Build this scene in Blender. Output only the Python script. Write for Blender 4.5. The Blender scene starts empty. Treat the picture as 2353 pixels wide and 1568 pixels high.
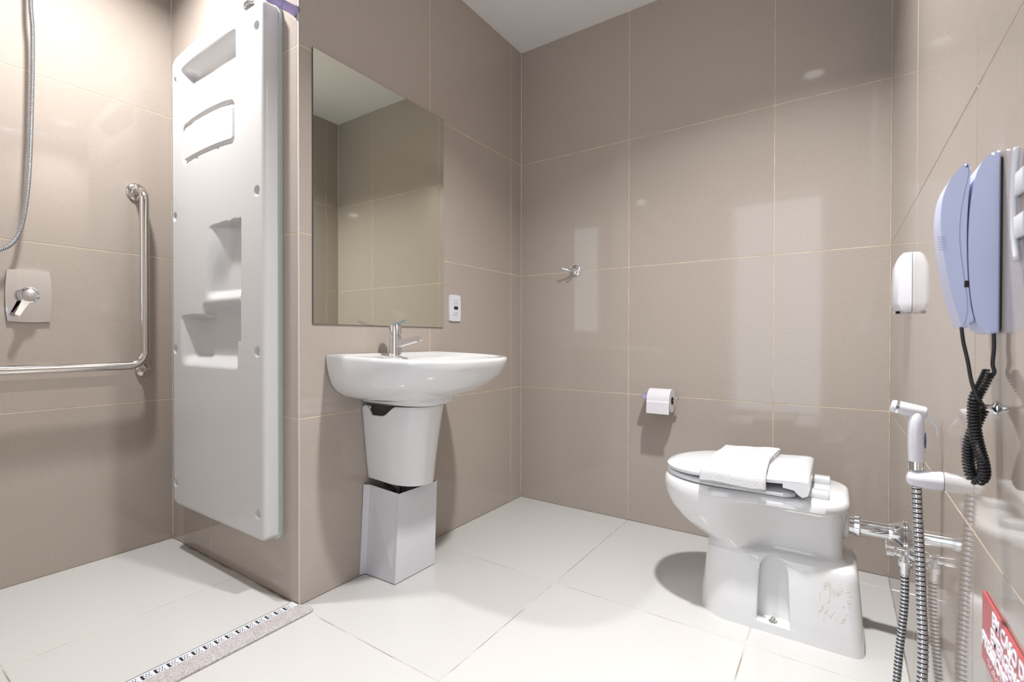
import bpy, bmesh, math, random
from mathutils import Vector, Matrix
random.seed(7)
S = bpy.context.scene
COL = bpy.context.collection
PI = math.pi

# ------------------------------------------------------------------ camera
W, H = 1.5796, 2.407            # back wall width, ceiling height
YE, XS = -1.3161, -0.9325       # end of the basin wall, shower side wall
YR = -2.42                      # rear wall
F_PX, PPX, PPY = 1115.2, 1163.12, 787.02
yaw, pit, rol = [math.radians(a) for a in (34.4324, -0.432, 0.0849)]
fw = Vector((-math.sin(yaw)*math.cos(pit), math.cos(yaw)*math.cos(pit), math.sin(pit)))
rt = Vector((math.cos(yaw), math.sin(yaw), 0)); up = rt.cross(fw)
r2 = rt*math.cos(rol)+up*math.sin(rol); u2 = -rt*math.sin(rol)+up*math.cos(rol)
cam = bpy.data.cameras.new('camera'); camo = bpy.data.objects.new('camera', cam); COL.objects.link(camo)
camo.matrix_world = Matrix(((r2.x, u2.x, -fw.x, 1.4276), (r2.y, u2.y, -fw.y, -2.2244), (r2.z, u2.z, -fw.z, 0.86), (0, 0, 0, 1)))
cam.sensor_width = 36; cam.lens = F_PX/2353*36
cam.shift_x = (1176.5-PPX)/2353; cam.shift_y = (PPY-784)/2353
cam.clip_start = 0.01
cam.dof.use_dof = True; cam.dof.focus_distance = 2.0; cam.dof.aperture_fstop = 9.0
S.camera = camo

# ------------------------------------------------------------------ world, lights, exposure
wd = bpy.data.worlds.new('world'); S.world = wd; wd.use_nodes = True
wd.node_tree.nodes['Background'].inputs[0].default_value = (0.75, 0.85, 1, 1)
wd.node_tree.nodes['Background'].inputs[1].default_value = 0.4
S.view_settings.view_transform = 'Standard'; S.view_settings.look = 'None'
S.view_settings.gamma = 1; S.view_settings.use_curve_mapping = False
S.view_settings.exposure = 0.29
LAMPS = [((1.30, -1.13), 28.0, 0.050, 128), ((-0.41, -1.71), 19.5, 0.050, 156)]
def area(name, loc, power, size, col=(1, .985, .975), rot=(0, 0, 0), shape='DISK', sy=None, spread=math.radians(138)):
    l = bpy.data.lights.new(name, 'AREA'); l.shape = shape; l.size = size
    if sy: l.size_y = sy
    l.energy = power; l.color = col; l.spread = spread
    o = bpy.data.objects.new(name, l); COL.objects.link(o); o.location = loc; o.rotation_euler = rot
    return o
for (lx, ly), pw, rr, sp in LAMPS:
    area('downlight_beam', (lx, ly, H-0.012), pw, rr*2, spread=math.radians(sp))
# daylight falling in through the open doorway behind the camera
area('doorway_daylight', (0.95, YR-0.35, 1.15), 8.5, 0.7, (0.78, 0.88, 1.0), (PI/2, 0, 0), 'RECTANGLE', 1.9, math.radians(180))

# ------------------------------------------------------------------ materials
def mat(name, col, rough=0.5, metal=0.0, coat=0.0, spec=0.5, trans=0.0, emit=0.0, sss=0.0, build=None, ior=1.5):
    m = bpy.data.materials.new(name); m.use_nodes = True
    nt = m.node_tree; b = nt.nodes['Principled BSDF']
    b.inputs['Base Color'].default_value = (*col, 1); b.inputs['Roughness'].default_value = rough
    b.inputs['Metallic'].default_value = metal; b.inputs['Coat Weight'].default_value = coat
    b.inputs['Specular IOR Level'].default_value = spec; b.inputs['Transmission Weight'].default_value = trans
    b.inputs['IOR'].default_value = ior
    if emit:
        b.inputs['Emission Color'].default_value = (*col, 1); b.inputs['Emission Strength'].default_value = emit
    if sss:
        b.inputs['Subsurface Weight'].default_value = sss; b.inputs['Subsurface Radius'].default_value = (.02, .02, .02)
    if build: build(nt, b)
    return m
def mixcol(nt, fac, c1, c2):
    n = nt.nodes.new('ShaderNodeMix'); n.data_type = 'RGBA'
    nt.links.new(fac, n.inputs[0]); n.inputs[6].default_value = (*c1, 1); n.inputs[7].default_value = (*c2, 1)
    return n.outputs[2]
def noise(nt, scale, detail=3, vec_scale=(1, 1, 1), rough=.5):
    tc = nt.nodes.new('ShaderNodeTexCoord'); mp = nt.nodes.new('ShaderNodeMapping'); mp.inputs['Scale'].default_value = vec_scale
    n = nt.nodes.new('ShaderNodeTexNoise'); n.inputs['Scale'].default_value = scale; n.inputs['Detail'].default_value = detail
    n.inputs['Roughness'].default_value = rough
    nt.links.new(tc.outputs['Object'], mp.inputs[0]); nt.links.new(mp.outputs[0], n.inputs['Vector'])
    return n.outputs['Fac']
def ramp(nt, fac, a, b):
    n = nt.nodes.new('ShaderNodeMapRange'); n.inputs['From Min'].default_value = a; n.inputs['From Max'].default_value = b
    nt.links.new(fac, n.inputs[0]); return n.outputs[0]
def bump(nt, b, h, strength, dist=.001):
    n = nt.nodes.new('ShaderNodeBump'); n.inputs['Strength'].default_value = strength; n.inputs['Distance'].default_value = dist
    nt.links.new(h, n.inputs['Height']); nt.links.new(n.outputs[0], b.inputs['Normal'])
def tile_nodes(c1, c2, streak):
    def f(nt, b):
        n = noise(nt, 90, 4, (1, 1, .035) if streak else (1, 1, 1), .7)
        fac = ramp(nt, n, .3, .7)
        col = mixcol(nt, fac, c1, c2)
        oi = nt.nodes.new('ShaderNodeObjectInfo'); hs = nt.nodes.new('ShaderNodeHueSaturation')
        mr = nt.nodes.new('ShaderNodeMapRange'); mr.inputs['To Min'].default_value = .985; mr.inputs['To Max'].default_value = 1.015
        nt.links.new(oi.outputs['Random'], mr.inputs[0]); nt.links.new(mr.outputs[0], hs.inputs['Value'])
        nt.links.new(col, hs.inputs['Color']); nt.links.new(hs.outputs[0], b.inputs['Base Color'])
        if streak:
            n2 = noise(nt, 160, 2, (1, 1, .02), .5); bump(nt, b, n2, .035, .0006)
    return f
M = {}
M['tile'] = mat('taupe_tile', (.4, .34, .29), .055, build=tile_nodes((.385, .335, .294), (.41, .359, .317), True))
M['floor_tile'] = mat('cream_floor_tile', (.7, .67, .62), .16, spec=.4, build=tile_nodes((.53, .525, .515), (.55, .545, .535), False))
M['grout'] = mat('cream_grout', (.62, .52, .40), .8, build=lambda nt, b: nt.links.new(mixcol(nt, ramp(nt, noise(nt, 14), .35, .65), (.66, .57, .45), (.52, .42, .30)), b.inputs['Base Color']))
M['floor_grout'] = mat('floor_grout', (.55, .47, .38), .85, build=lambda nt, b: nt.links.new(mixcol(nt, ramp(nt, noise(nt, 9), .4, .6), (.57, .54, .49), (.27, .22, .17)), b.inputs['Base Color']))
M['paint'] = mat('ceiling_paint', (.80, .795, .79), .85, build=lambda nt, b: bump(nt, b, noise(nt, 300), .05))
M['porcelain'] = mat('white_porcelain', (.70, .705, .71), .06, coat=.4, spec=.5)
M['seat'] = mat('white_seat_plastic', (.66, .675, .70), .14)
M['acrylic'] = mat('white_moulded_plastic', (.57, .57, .57), .22, spec=.4)
M['gasket'] = mat('translucent_gasket', (.55, .62, .58), .25, spec=.5)
M['chrome'] = mat('chrome', (.78, .80, .83), .04, 1.0)
M['steel'] = mat('polished_steel', (.66, .64, .61), .12, 1.0, build=lambda nt, b: bump(nt, b, noise(nt, 400), .04))
M['mirror'] = mat('mirror_glass', (.80, .82, .72), .0, 1.0)
M['mirror_edge'] = mat('mirror_edge', (.06, .07, .06), .2)
M['plastic'] = mat('white_plastic', (.66, .66, .70), .22)
M['phone'] = mat('lilac_white_plastic', (.56, .61, .84), .30)
M['black'] = mat('black_plastic', (.012, .012, .014), .3)
M['darkgap'] = mat('dark_void', (.01, .01, .01), .9)
M['cover'] = mat('powder_coated_white', (.61, .615, .65), .35)
M['paper'] = mat('toilet_paper', (.66, .64, .68), .95, build=lambda nt, b: bump(nt, b, noise(nt, 250), .25))
M['card'] = mat('brown_card', (.16, .07, .035), .9)
M['towel'] = mat('white_terry', (.62, .62, .635), .95, build=lambda nt, b: bump(nt, b, noise(nt, 420, 2), .9, .003))
M['lilac'] = mat('lilac_translucent_plastic', (.50, .45, .78), .2, trans=.25)
M['blue'] = mat('blue_plastic', (.01, .10, .42), .3)
M['red'] = mat('red_sign', (.46, .07, .08), .3)
M['signtext'] = mat('sign_letters', (.86, .86, .92), .5)
M['door'] = mat('door_paint', (.72, .73, .72), .35)
M['frame'] = mat('door_frame_paint', (.62, .54, .52), .4)
def granite(nt, b):
    n1 = noise(nt, 220, 4, rough=.75); n2 = noise(nt, 60, 3)
    c = mixcol(nt, ramp(nt, n1, .36, .56), (.27, .235, .235), (.56, .545, .55))
    m = nt.nodes.new('ShaderNodeMix'); m.data_type = 'RGBA'; m.blend_type = 'MULTIPLY'
    m.inputs[0].default_value = .5
    nt.links.new(c, m.inputs[6]); nt.links.new(mixcol(nt, ramp(nt, n2, .4, .6), (.80, .75, .75), (1, 1, 1)), m.inputs[7])
    nt.links.new(m.outputs[2], b.inputs['Base Color'])
M['granite'] = mat('speckled_granite', (.6, .55, .55), .35, build=granite)
M['grate'] = mat('white_grate', (.62, .64, .68), .3)
M['trim'] = mat('corner_trim', (.62, .58, .54), .35)
M['diffuser'] = mat('lamp_diffuser', (1, .98, .95), .5, emit=2.6)
M['dirt'] = mat('dried_residue', (.42, .38, .31), .9)
M['soapmark'] = mat('glue_marks', (.60, .55, .44), .5)

# ------------------------------------------------------------------ mesh helpers
def new_obj(name, bm, m, parent=None, smooth=False, angle=None, recalc=True):
    if recalc: bmesh.ops.recalc_face_normals(bm, faces=bm.faces)
    if smooth:
        for f in bm.faces: f.smooth = True
        if angle is not None:
            for e in bm.edges:
                if len(e.link_faces) == 2 and e.calc_face_angle(0) > math.radians(angle): e.smooth = False
    me = bpy.data.meshes.new(name); bm.to_mesh(me); bm.free()
    if m is not None: me.materials.append(M[m] if isinstance(m, str) else m)
    o = bpy.data.objects.new(name, me); COL.objects.link(o)
    if parent: o.parent = parent
    return o
def empty(name, loc=(0, 0, 0)):
    o = bpy.data.objects.new(name, None); COL.objects.link(o); o.location = loc; o.empty_display_size = .05
    return o
def tag(o, label, cat, group=None, kind=None):
    if label: o['label'] = label
    if cat: o['category'] = cat
    if group: o['group'] = group
    if kind: o['kind'] = kind
    return o
def keep(o, parent):
    o.parent = parent; o.matrix_parent_inverse = Matrix.Translation(-parent.location); return o
def box(bm, lo, hi, bev=0, seg=2):
    lo, hi = Vector(lo), Vector(hi)
    r = bmesh.ops.create_cube(bm, size=1)
    for v in r['verts']:
        v.co = Vector([(lo[i]+hi[i])/2 + v.co[i]*(hi[i]-lo[i]) for i in range(3)])
    if bev:
        es = list({e for v in r['verts'] for e in v.link_edges})
        bmesh.ops.bevel(bm, geom=es, offset=bev, segments=seg, profile=.5, affect='EDGES')
    return bm
def B(): return bmesh.new()
def frame_of(d):
    d = d.normalized(); a = Vector((0, 0, 1)) if abs(d.z) < .9 else Vector((1, 0, 0))
    u = d.cross(a).normalized(); return u, d.cross(u).normalized()
def tube(bm, pts, rad, n=16, cap=True, closed=False):
    pts = [Vector(p) for p in pts]; N = len(pts)
    rads = rad if isinstance(rad, (list, tuple)) else [rad]*N
    d0 = (pts[1]-pts[0]).normalized(); u, v = frame_of(d0); rings = []
    for i, p in enumerate(pts):
        d = (pts[min(i+1, N-1)]-pts[max(i-1, 0)]).normalized()
        u = (u-d*u.dot(d)).normalized(); v = d.cross(u)
        rings.append([bm.verts.new(p+(u*math.cos(2*PI*k/n)+v*math.sin(2*PI*k/n))*rads[i]) for k in range(n)])
    for a, b in zip(rings, rings[1:]):
        for k in range(n): bm.faces.new((a[k], a[(k+1) % n], b[(k+1) % n], b[k]))
    if cap: bm.faces.new(rings[0][::-1]); bm.faces.new(rings[-1])
    return bm
def lathe(bm, origin, axis, prof, n=32):
    """prof: list of (distance along axis, radius)"""
    origin = Vector(origin); axis = Vector(axis).normalized(); u, v = frame_of(axis); rings = []
    for t, r in prof:
        c = origin+axis*t
        if r < 1e-6: rings.append([bm.verts.new(c)])
        else: rings.append([bm.verts.new(c+(u*math.cos(2*PI*k/n)+v*math.sin(2*PI*k/n))*r) for k in range(n)])
    for a, b in zip(rings, rings[1:]):
        for k in range(n):
            k2 = (k+1) % n
            if len(a) == 1 and len(b) == 1: continue
            if len(a) == 1: bm.faces.new((a[0], b[k2], b[k]))
            elif len(b) == 1: bm.faces.new((a[k], a[k2], b[0]))
            else: bm.faces.new((a[k], a[k2], b[k2], b[k]))
    if len(rings[0]) > 1: bm.faces.new(rings[0][::-1])
    if len(rings[-1]) > 1: bm.faces.new(rings[-1])
    return bm
def loft(bm, secs, cap=True):
    rings = [[bm.verts.new(p) for p in s] for s in secs]; n = len(rings[0])
    for a, b in zip(rings, rings[1:]):
        for k in range(n): bm.faces.new((a[k], a[(k+1) % n], b[(k+1) % n], b[k]))
    if cap: bm.faces.new(rings[0][::-1]); bm.faces.new(rings[-1])
    return bm
def cr(p0, p1, p2, p3, t):
    return .5*((2*p1)+(-p0+p2)*t+(2*p0-5*p1+4*p2-p3)*t*t+(-p0+3*p1-3*p2+p3)*t**3)
def spline(pts, k=8):
    pts = [Vector(p) for p in pts]; P = [2*pts[0]-pts[1]]+pts+[2*pts[-1]-pts[-2]]; out = []
    for i in range(1, len(P)-2):
        for j in range(k): out.append(cr(P[i-1], P[i], P[i+1], P[i+2], j/k))
    out.append(P[-2]); return out
def lerp(a, b, t): return a+(b-a)*t
def sstep(a, b, x):
    t = max(0, min(1, (x-a)/(b-a))); return t*t*(3-2*t)
def prism(bm, pts2, plane, lo, hi):
    """pts2 outline extruded: plane 'yz' -> x from lo to hi, 'xz' -> y, 'xy' -> z"""
    mk = {'yz': lambda p, t: (t, p[0], p[1]), 'xz': lambda p, t: (p[0], t, p[1]), 'xy': lambda p, t: (p[0], p[1], t)}[plane]
    a = [bm.verts.new(mk(p, lo)) for p in pts2]; b = [bm.verts.new(mk(p, hi)) for p in pts2]
    n = len(a); bm.faces.new(a[::-1]); bm.faces.new(b)
    for k in range(n): bm.faces.new((a[k], a[(k+1) % n], b[(k+1) % n], b[k]))
    return bm
def bevel_all(bm, off, seg=2, ang=30):
    es = [e for e in bm.edges if len(e.link_faces) == 2 and e.calc_face_angle(0) > math.radians(ang)]
    bmesh.ops.bevel(bm, geom=es, offset=off, segments=seg, profile=.5, affect='EDGES')
    return bm
def mesh_text(txt, size, loc, rotm, m, parent, depth=.0006, name='lettering', bold=0.0):
    c = bpy.data.curves.new('t', 'FONT'); c.body = txt; c.size = size; c.extrude = depth; c.offset = bold; c.align_x = 'LEFT'
    o = bpy.data.objects.new('t', c); COL.objects.link(o); bpy.context.view_layer.update()
    me = bpy.data.meshes.new_from_object(o.evaluated_get(bpy.context.evaluated_depsgraph_get()))
    bpy.data.objects.remove(o); bpy.data.curves.remove(c); me.name = name
    me.transform(Matrix.Translation(loc) @ rotm.to_4x4()); me.materials.clear(); me.materials.append(M[m])
    q = bpy.data.objects.new(name, me); COL.objects.link(q)
    if parent: keep(q, parent)
    return q

# ------------------------------------------------------------------ tiled surfaces (every tile its own object)
G = .0026/2
tile_cache = {}
def tile_mesh(w, h, t, m):
    key = (round(w, 4), round(h, 4), t, m)
    if key not in tile_cache:
        bm = B(); c = .0009
        # local: face in xy plane at z=0, body below
        o = [(-w/2, -h/2), (w/2, -h/2), (w/2, h/2), (-w/2, h/2)]
        top = [bm.verts.new((x-math.copysign(c, x), y-math.copysign(c, y), 0)) for x, y in o]
        mid = [bm.verts.new((x, y, -c)) for x, y in o]; bot = [bm.verts.new((x, y, -t)) for x, y in o]
        bm.faces.new(top)
        for a, b in ((mid, top), (bot, mid)):
            for k in range(4): bm.faces.new((a[k], a[(k+1) % 4], b[(k+1) % 4], b[k]))
        bm.faces.new(bot[::-1])
        me = bpy.data.meshes.new('tile'); bm.to_mesh(me); bm.free(); me.materials.append(M[m]); tile_cache[key] = me
    return tile_cache[key]
def tiled(name, origin, U, V, us, vs, tile_m, grout_m, skip=None, back=.09, t=.006, inset=0):
    """origin: point on the surface; U, V: in-plane axes; us, vs: joint positions. Outward normal = U x V"""
    origin, U, V = Vector(origin), Vector(U), Vector(V); N = U.cross(V)
    cells = [(us[i], us[i+1], vs[j], vs[j+1]) for i in range(len(us)-1) for j in range(len(vs)-1)]
    if skip: cells = [c for c in cells if not skip(c)]
    bm = B()
    rotm = Matrix((U, V, N)).transposed().to_4x4()
    for a, b, c, d in cells:      # grout bed just behind the tile faces
        if inset and abs(a-us[0]) < 1e-6: a += inset
        if inset and abs(b-us[-1]) < 1e-6: b += inset*.0
        r = bmesh.ops.create_cube(bm, size=1)
        for v in r['verts']:
            q = (lerp(a, b, v.co.x+.5), lerp(c, d, v.co.y+.5), -.0007 if v.co.z > 0 else -back)
            v.co = origin+U*q[0]+V*q[1]+N*q[2]
    wall = new_obj(name, bm, grout_m); tag(wall, None, None, None, 'structure')
    for a, b, c, d in cells:
        w, h = (b-a)-2*G, (d-c)-2*G
        if w < .004 or h < .004: continue
        o = bpy.data.objects.new('tile', tile_mesh(w, h, t, tile_m)); COL.objects.link(o)
        o.matrix_world = Matrix.Translation(origin+U*(a+b)/2+V*(c+d)/2) @ rotm
        o.parent = wall
    return wall
ZS = [0, .6, 1.2, 1.8, H]
def asc(l): return sorted(l)
# mirror wall  x=0, normal +x : U=+y, V=+z
tiled('wall_left', (0, 0, 0), (0, 1, 0), (0, 0, 1), [YE, -.7115, -.0996, 0], ZS, 'tile', 'grout', inset=.0012)
# back wall    y=0, normal -y : U=+x, V=+z
tiled('wall_back', (0, 0, 0), (1, 0, 0), (0, 0, 1), [0, .6055, 1.210, W], ZS, 'tile', 'grout')
# right wall   x=W, normal -x : U=-y, V=+z
tiled('wall_right', (W, 0, 0), (0, -1, 0), (0, 0, 1), [0, .0996, .7115, 1.325, 1.937, -YR], ZS, 'tile', 'grout')
# shower end wall y=YE, x XS..0, normal -y
tiled('wall_shower_end', (0, YE, 0), (1, 0, 0), (0, 0, 1), [XS, -.5985, -.0075], ZS, 'tile', 'grout')
# shower side wall x=XS, normal +x
tiled('wall_shower_side', (XS, YE, 0), (0, 1, 0), (0, 0, 1), [YR-YE, -.6125, 0], ZS, 'tile', 'grout')
# rear wall y=YR, normal +y : U=-x ; door opening and high window opening left out
DX0, DX1, DZ = .62, 1.32, 2.1
WX0, WX1, WZ0, WZ1 = -.88, -.66, 1.0, 2.1
us = sorted([-W, -DX1, -DX0, 0, -WX0, -WX1, -XS]); vs = [0, .6, WZ0, 1.2, 1.8, 2.1, H]
def skip_rear(c):
    x0, x1 = -c[1], -c[0]; z0, z1 = c[2], c[3]
    if x0 > DX0-.01 and x1 < DX1+.01 and z1 < DZ+.01: return True
    return x0 > WX0-.01 and x1 < WX1+.01 and z0 > WZ0-.01 and z1 < WZ1+.01
tiled('wall_rear', (0, YR, 0), (-1, 0, 0), (0, 0, 1), us, vs, 'tile', 'grout', skip_rear)
# floor
def skip_floor(c):
    return c[1] < .001 and c[2] > YE-.001
fx = [XS, -.36, -.0355, .0685, .6055, 1.2155, W]; fy = [YR, -1.93, YE-.006, -.7200, -.1060, 0]
def skip_floor2(c):
    if c[1] < .001 and c[3] > YE+.001: return True            # behind the basin wall
    return abs(c[0]+.0355) < .001 and c[2] < YE-.001+.0 and c[3] < YE+.01   # gully strip under drain and sill
bm = B(); box(bm, (XS-.09, YR-.09, -.09), (W+.09, .09, -.012)); sub = new_obj('floor', bm, 'floor_grout'); tag(sub, None, None, None, 'structure')
def floor_tiles(cells):
    for a, b, c, d in cells:
        o = bpy.data.objects.new('tile', tile_mesh((b-a)-2*G, (d-c)-2*G, .0105, 'floor_tile')); COL.objects.link(o)
        o.location = ((a+b)/2, (c+d)/2, 0); o.parent = sub
cells = []
for i in range(len(fx)-1):
    for j in range(len(fy)-1):
        c = (fx[i], fx[i+1], fy[j], fy[j+1])
        if c[1] < .0 and c[3] > YE+.1: continue
        if abs(c[0]+.0355) < 1e-3:
            if c[3] > YE+.1: c = (0, c[1], c[2], c[3])
            else: continue
        cells.append(c)
# merge the narrow strip beside the basin wall with the first column (joint only starts at x=.6055)
cells = [c for c in cells if not (abs(c[0]) < 1e-6 and abs(c[1]-.0685) < 1e-3)]
cells = [((0, c[1], c[2], c[3]) if abs(c[0]-.0685) < 1e-3 and c[3] > YE+.1 else c) for c in cells]
floor_tiles(cells)
bm = B(); box(bm, (XS, YR, -.012), (-.0355, YE, -.0012)); box(bm, (.0685, YR, -.012), (W, YE, -.0012)); box(bm, (0, YE, -.012), (W, 0, -.0012))
o = new_obj('grout_bed', bm, 'floor_grout', sub)
# ceiling
bm = B(); box(bm, (XS-.09, YR-.09, H), (W+.09, .09, H+.09)); tag(new_obj('ceiling', bm, 'paint'), None, None, None, 'structure')
# corner trim strip on the external corner
bm = B(); box(bm, (-.0070, YE-.0008, 0), (.0008, YE+.0012, H), .0004, 1); tag(new_obj('trim_1', bm, 'trim'), None, None, None, 'structure')
# rear door: frame, leaf standing open outwards; corridor wall beyond
d = empty('door_1', (DX0, YR, 0)); tag(d, None, None, None, 'structure')
bm = B()
box(bm, (DX0-.05, YR-.1, 0), (DX0+.012, YR+.012, DZ+.05), .003); box(bm, (DX1-.012, YR-.1, 0), (DX1+.05, YR+.012, DZ+.05), .003)
box(bm, (DX0-.05, YR-.1, DZ-.012), (DX1+.05, YR+.012, DZ+.05), .003)
keep(new_obj('door_frame', bm, 'frame'), d)
bm = B(); box(bm, (DX0-.03, YR-.80, .01), (DX0+.008, YR-.1, DZ-.02), .003); leaf = keep(new_obj('door_leaf', bm, 'door'), d)
bm = B(); tube(bm, spline([(DX0+.008, YR-.74, 1.0), (DX0+.05, YR-.74, 1.0), (DX0+.055, YR-.70, 1.0), (DX0+.055, YR-.62, 1.0)], 5), .009, 12)
h = new_obj('door_handle', bm, 'steel', None, True); h.parent = leaf
# window in the rear shower wall
w = empty('window_1', (WX0, YR, WZ0)); tag(w, None, None, None, 'structure')
bm = B()
for lo, hi in (((WX0, YR-.06, WZ0), (WX0+.025, YR+.004, WZ1)), ((WX1-.025, YR-.06, WZ0), (WX1, YR+.004, WZ1)), ((WX0, YR-.06, WZ0), (WX1, YR+.004, WZ0+.025)), ((WX0, YR-.06, WZ1-.025), (WX1, YR+.004, WZ1))): box(bm, lo, hi, .002, 1)
keep(new_obj('window_frame', bm, 'door'), w)
bm = B(); box(bm, (WX0+.02, YR-.04, WZ0+.02), (WX1-.02, YR-.034, WZ1-.02)); keep(new_obj('window_pane', bm, mat('frosted_glass_daylit', (.75, .85, 1.0), .4, emit=1.1)), w)

# ------------------------------------------------------------------ downlights
for i, ((lx, ly), pw, rr, sp) in enumerate(LAMPS):
    t = empty('ceiling_downlight', (lx, ly, H)); tag(t, ['round recessed downlight in the ceiling above the toilet area', 'round recessed downlight in the ceiling of the shower area'][i], 'ceiling light', None)
    bm = B(); lathe(bm, (lx, ly, H), (0, 0, -1), [(0, rr+.018), (.004, rr+.017), (.006, rr+.010), (.004, rr+.002), (.001, rr+.001), (0, rr)]); keep(new_obj('rim', bm, 'plastic', None, True, 40), t)
    bm = B(); lathe(bm, (lx, ly, H-.0005), (0, 0, -1), [(0, rr), (.002, rr), (.0035, 0)]); keep(new_obj('diffuser', bm, 'diffuser', None, True, 60), t)

# ------------------------------------------------------------------ drain and stone sill
t = empty('linear_drain', (-.018, YE, 0)); tag(t, 'long narrow white slotted floor drain along the shower edge beside the granite strip', 'drain')
y0, y1 = YR+.001, YE-.004
bm = B(); box(bm, (-.034, y0, -.010), (-.0005, y1, .0015), .0008, 1); keep(new_obj('grate', bm, 'grate'), t)
bm = B()
for lo, hi in (((-.0355, y0, -.011), (-.0335, y1, .0025)), ((-.0010, y0, -.011), (.0008, y1, .0025))): box(bm, lo, hi)
keep(new_obj('channel_edge', bm, 'steel'), t)
bm = B(); box(bm, (-.036, y1-.012, -.01), (.001, y1+.001, .0032), .0006, 1); keep(new_obj('end_cap', bm, 'grate'), t)
bm = B(); yy = y1-.0165; 
while yy > y0+.03:
    for px, py in ((-.0245, -.0035), (-.0095, -.0035), (-.017, -.0060), (-.0245, -.0095), (-.0095, -.0095), (-.017, -.0125), (-.0245, -.0158), (-.0095, -.0158)):
        lathe(bm, (px, yy+py, .0008), (0, 0, 1), [(0, .0018), (.0010, .0018)], 8)
    yy -= .0205
    r = box(bm, (-.0275, yy-.0026, .0008), (-.0070, yy+.0026, .0018), .0, 1)
    yy -= .0088
s = keep(new_obj('drain_opening', bm, 'darkgap'), t); s['kind'] = 'stuff'
bm = B(); out = [(.0012, y0), (.0680, y0), (.0680, YE-.001), (.064, YE+.009), (.055, YE+.0145), (.035, YE+.0145), (.0012, YE+.0005)]
out = [(.0012, y0), (.0680, y0), (.0680, YE-.004), (.0655, YE+.004), (.058, YE+.010), (.030, YE+.012), (.004, YE-.0005), (.0012, YE-.0025)]
prism(bm, out, 'xy', -.0115, .0048); bevel_all(bm, .0012, 2, 50)
tag(new_obj('stone_sill', bm, 'granite', None, True, 40), 'low speckled pinkish grey granite sill strip on the floor beside the shower drain', 'sill')

# ------------------------------------------------------------------ moulded shower panel
t = empty('moulded_shower_unit', (-.44, YE, .19)); tag(t, 'tall white moulded plastic panel with recessed shelves mounted on the shower wall', 'wall panel')
XL, XR, ZB, O = -.775, -.098, .196, .062
def ztop(x):
    u = (x-XL)/(XR-XL)
    return 1.968+.024*math.sin(PI*min(1, max(0, u*1.08)))-.01*u
def win(a, b, x, ra, rb): return sstep(a, a+ra, x)*(1-sstep(b-rb, b, x))
def arch(x, a, b, h):
    u = (x-a)/(b-a); return h*4*u*(1-u) if 0 < u < 1 else 0
def depth(x, z):
    # top handle niche: steep arched top, floor rising slowly to the lower crease
    zt = 1.902+arch(x, -.71, -.20, .036); zb = 1.757+arch(x, -.71, -.27, .012)
    f = win(-.700, -.270, x, .018, .010)
    d1 = 0
    if zb-.01 < z < zt+.01:
        zl = 1.890-arch(x, -.70, -.25, .024); g = win(-.700, -.270, x, .03, .010)
        if z > zl: q = 1-sstep(0, 1, (z-zl)/max(.006, zt-zl))
        else: q = lerp(.25, 1, max(0, min(1, (z-zb)/(zl-zb))))
        d1 = .046*g*q*sstep(zb-.006, zb+.012, z)
    # groove round the lid of the soap compartment
    hh = .020
    zt2 = 1.668+arch(x, -.70, -.26, hh); zb2 = 1.530+arch(x, -.70, -.26, hh*.7)
    dx = min(x+.668, -.284-x); dz = min(z-zb2, zt2-z); r = .02
    if dx < r and dz < r: e = r-math.hypot(max(0, r-dx), max(0, r-dz))
    else: e = min(dx, dz)
    d2 = 0
    if -.006 < e: d2 = .012*sstep(-.006, 0, e)*(1-sstep(.005, .011, e)) - .004*sstep(.005, .02, e)
    for nx in (-.56, -.40):
        q = math.hypot(x-nx, (z-(zb2-.004))*1.2); d2 = max(d2, .012*(1-sstep(.006, .014, q)))
    # upper tapered niche
    f3 = win(lerp(-.505, -.478, sstep(1.0, 1.25, z)), -.238, x, lerp(.10, .15, sstep(1.05, 1.25, z)), .008)
    d3 = .042*f3*sstep(.998, 1.035, z)*(1-sstep(1.258, 1.268, z))
    # lower wide niche with stepped overhang
    f4 = win(-.700, -.262, x, .075, .010)
    d4 = .044*f4*sstep(.752, .800, z)*(1-sstep(.936, .948, z))
    f5 = win(-.515, -.240, x, .012, .010)
    d5 = .044*f5*sstep(.78, .84, z)*(1-sstep(.946, .992, z)) if z > .85 else 0
    d = max(d1, d2 if d2 > 0 else 0, d3, d4, d5)
    if d2 < 0: d += d2
    for hx in (-.137, XL+.030):
        for hz in (1.875, 1.340, .815, .285):
            q = math.hypot(x-hx, z-hz); d = max(d, .011*(1-sstep(.010, .0165, q)))
    return d
NX, NZ = 176, 430
xs = []
def warp(n):      # dense near the ends
    a = [0, .0006, .002, .004, .0065, .0095, .013, .017, .022]
    return a
wl = warp(0)
wx = XR-XL
xs = [XL+a for a in wl]+[lerp(XL+.022, XR-.022, i/(NX-1)) for i in range(1, NX-1)]+[XR-a for a in reversed(wl)]
HZ = 1.8
bm = B(); grid = []
for x in xs:
    zt, zb = ztop(x), ZB
    # rounded corners of the outline
    for cx, rr_ in ((XL, .045), (XR, .030)):
        q = abs(x-cx)
        if q < rr_:
            s_ = rr_-math.sqrt(max(0, rr_*rr_-(rr_-q)**2)); zt -= s_; zb += s_*.7
    zs = [zb+a for a in wl]+[lerp(zb+.022, zt-.022, j/(NZ-1)) for j in range(1, NZ-1)]+[zt-a for a in reversed(wl)]
    colv = []
    for z in zs:
        ex = min(x-XL, XR-x, z-zb, zt-z); R_ = .016
        edge = R_-math.sqrt(max(0, R_*R_-(R_-min(R_, ex))**2))
        colv.append(bm.verts.new((x, YE-(O-edge-depth(x, z)), z)))
    grid.append(colv)
for a, b in zip(grid, grid[1:]):
    for j in range(len(a)-1): bm.faces.new((a[j], b[j], b[j+1], a[j+1]))
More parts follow.
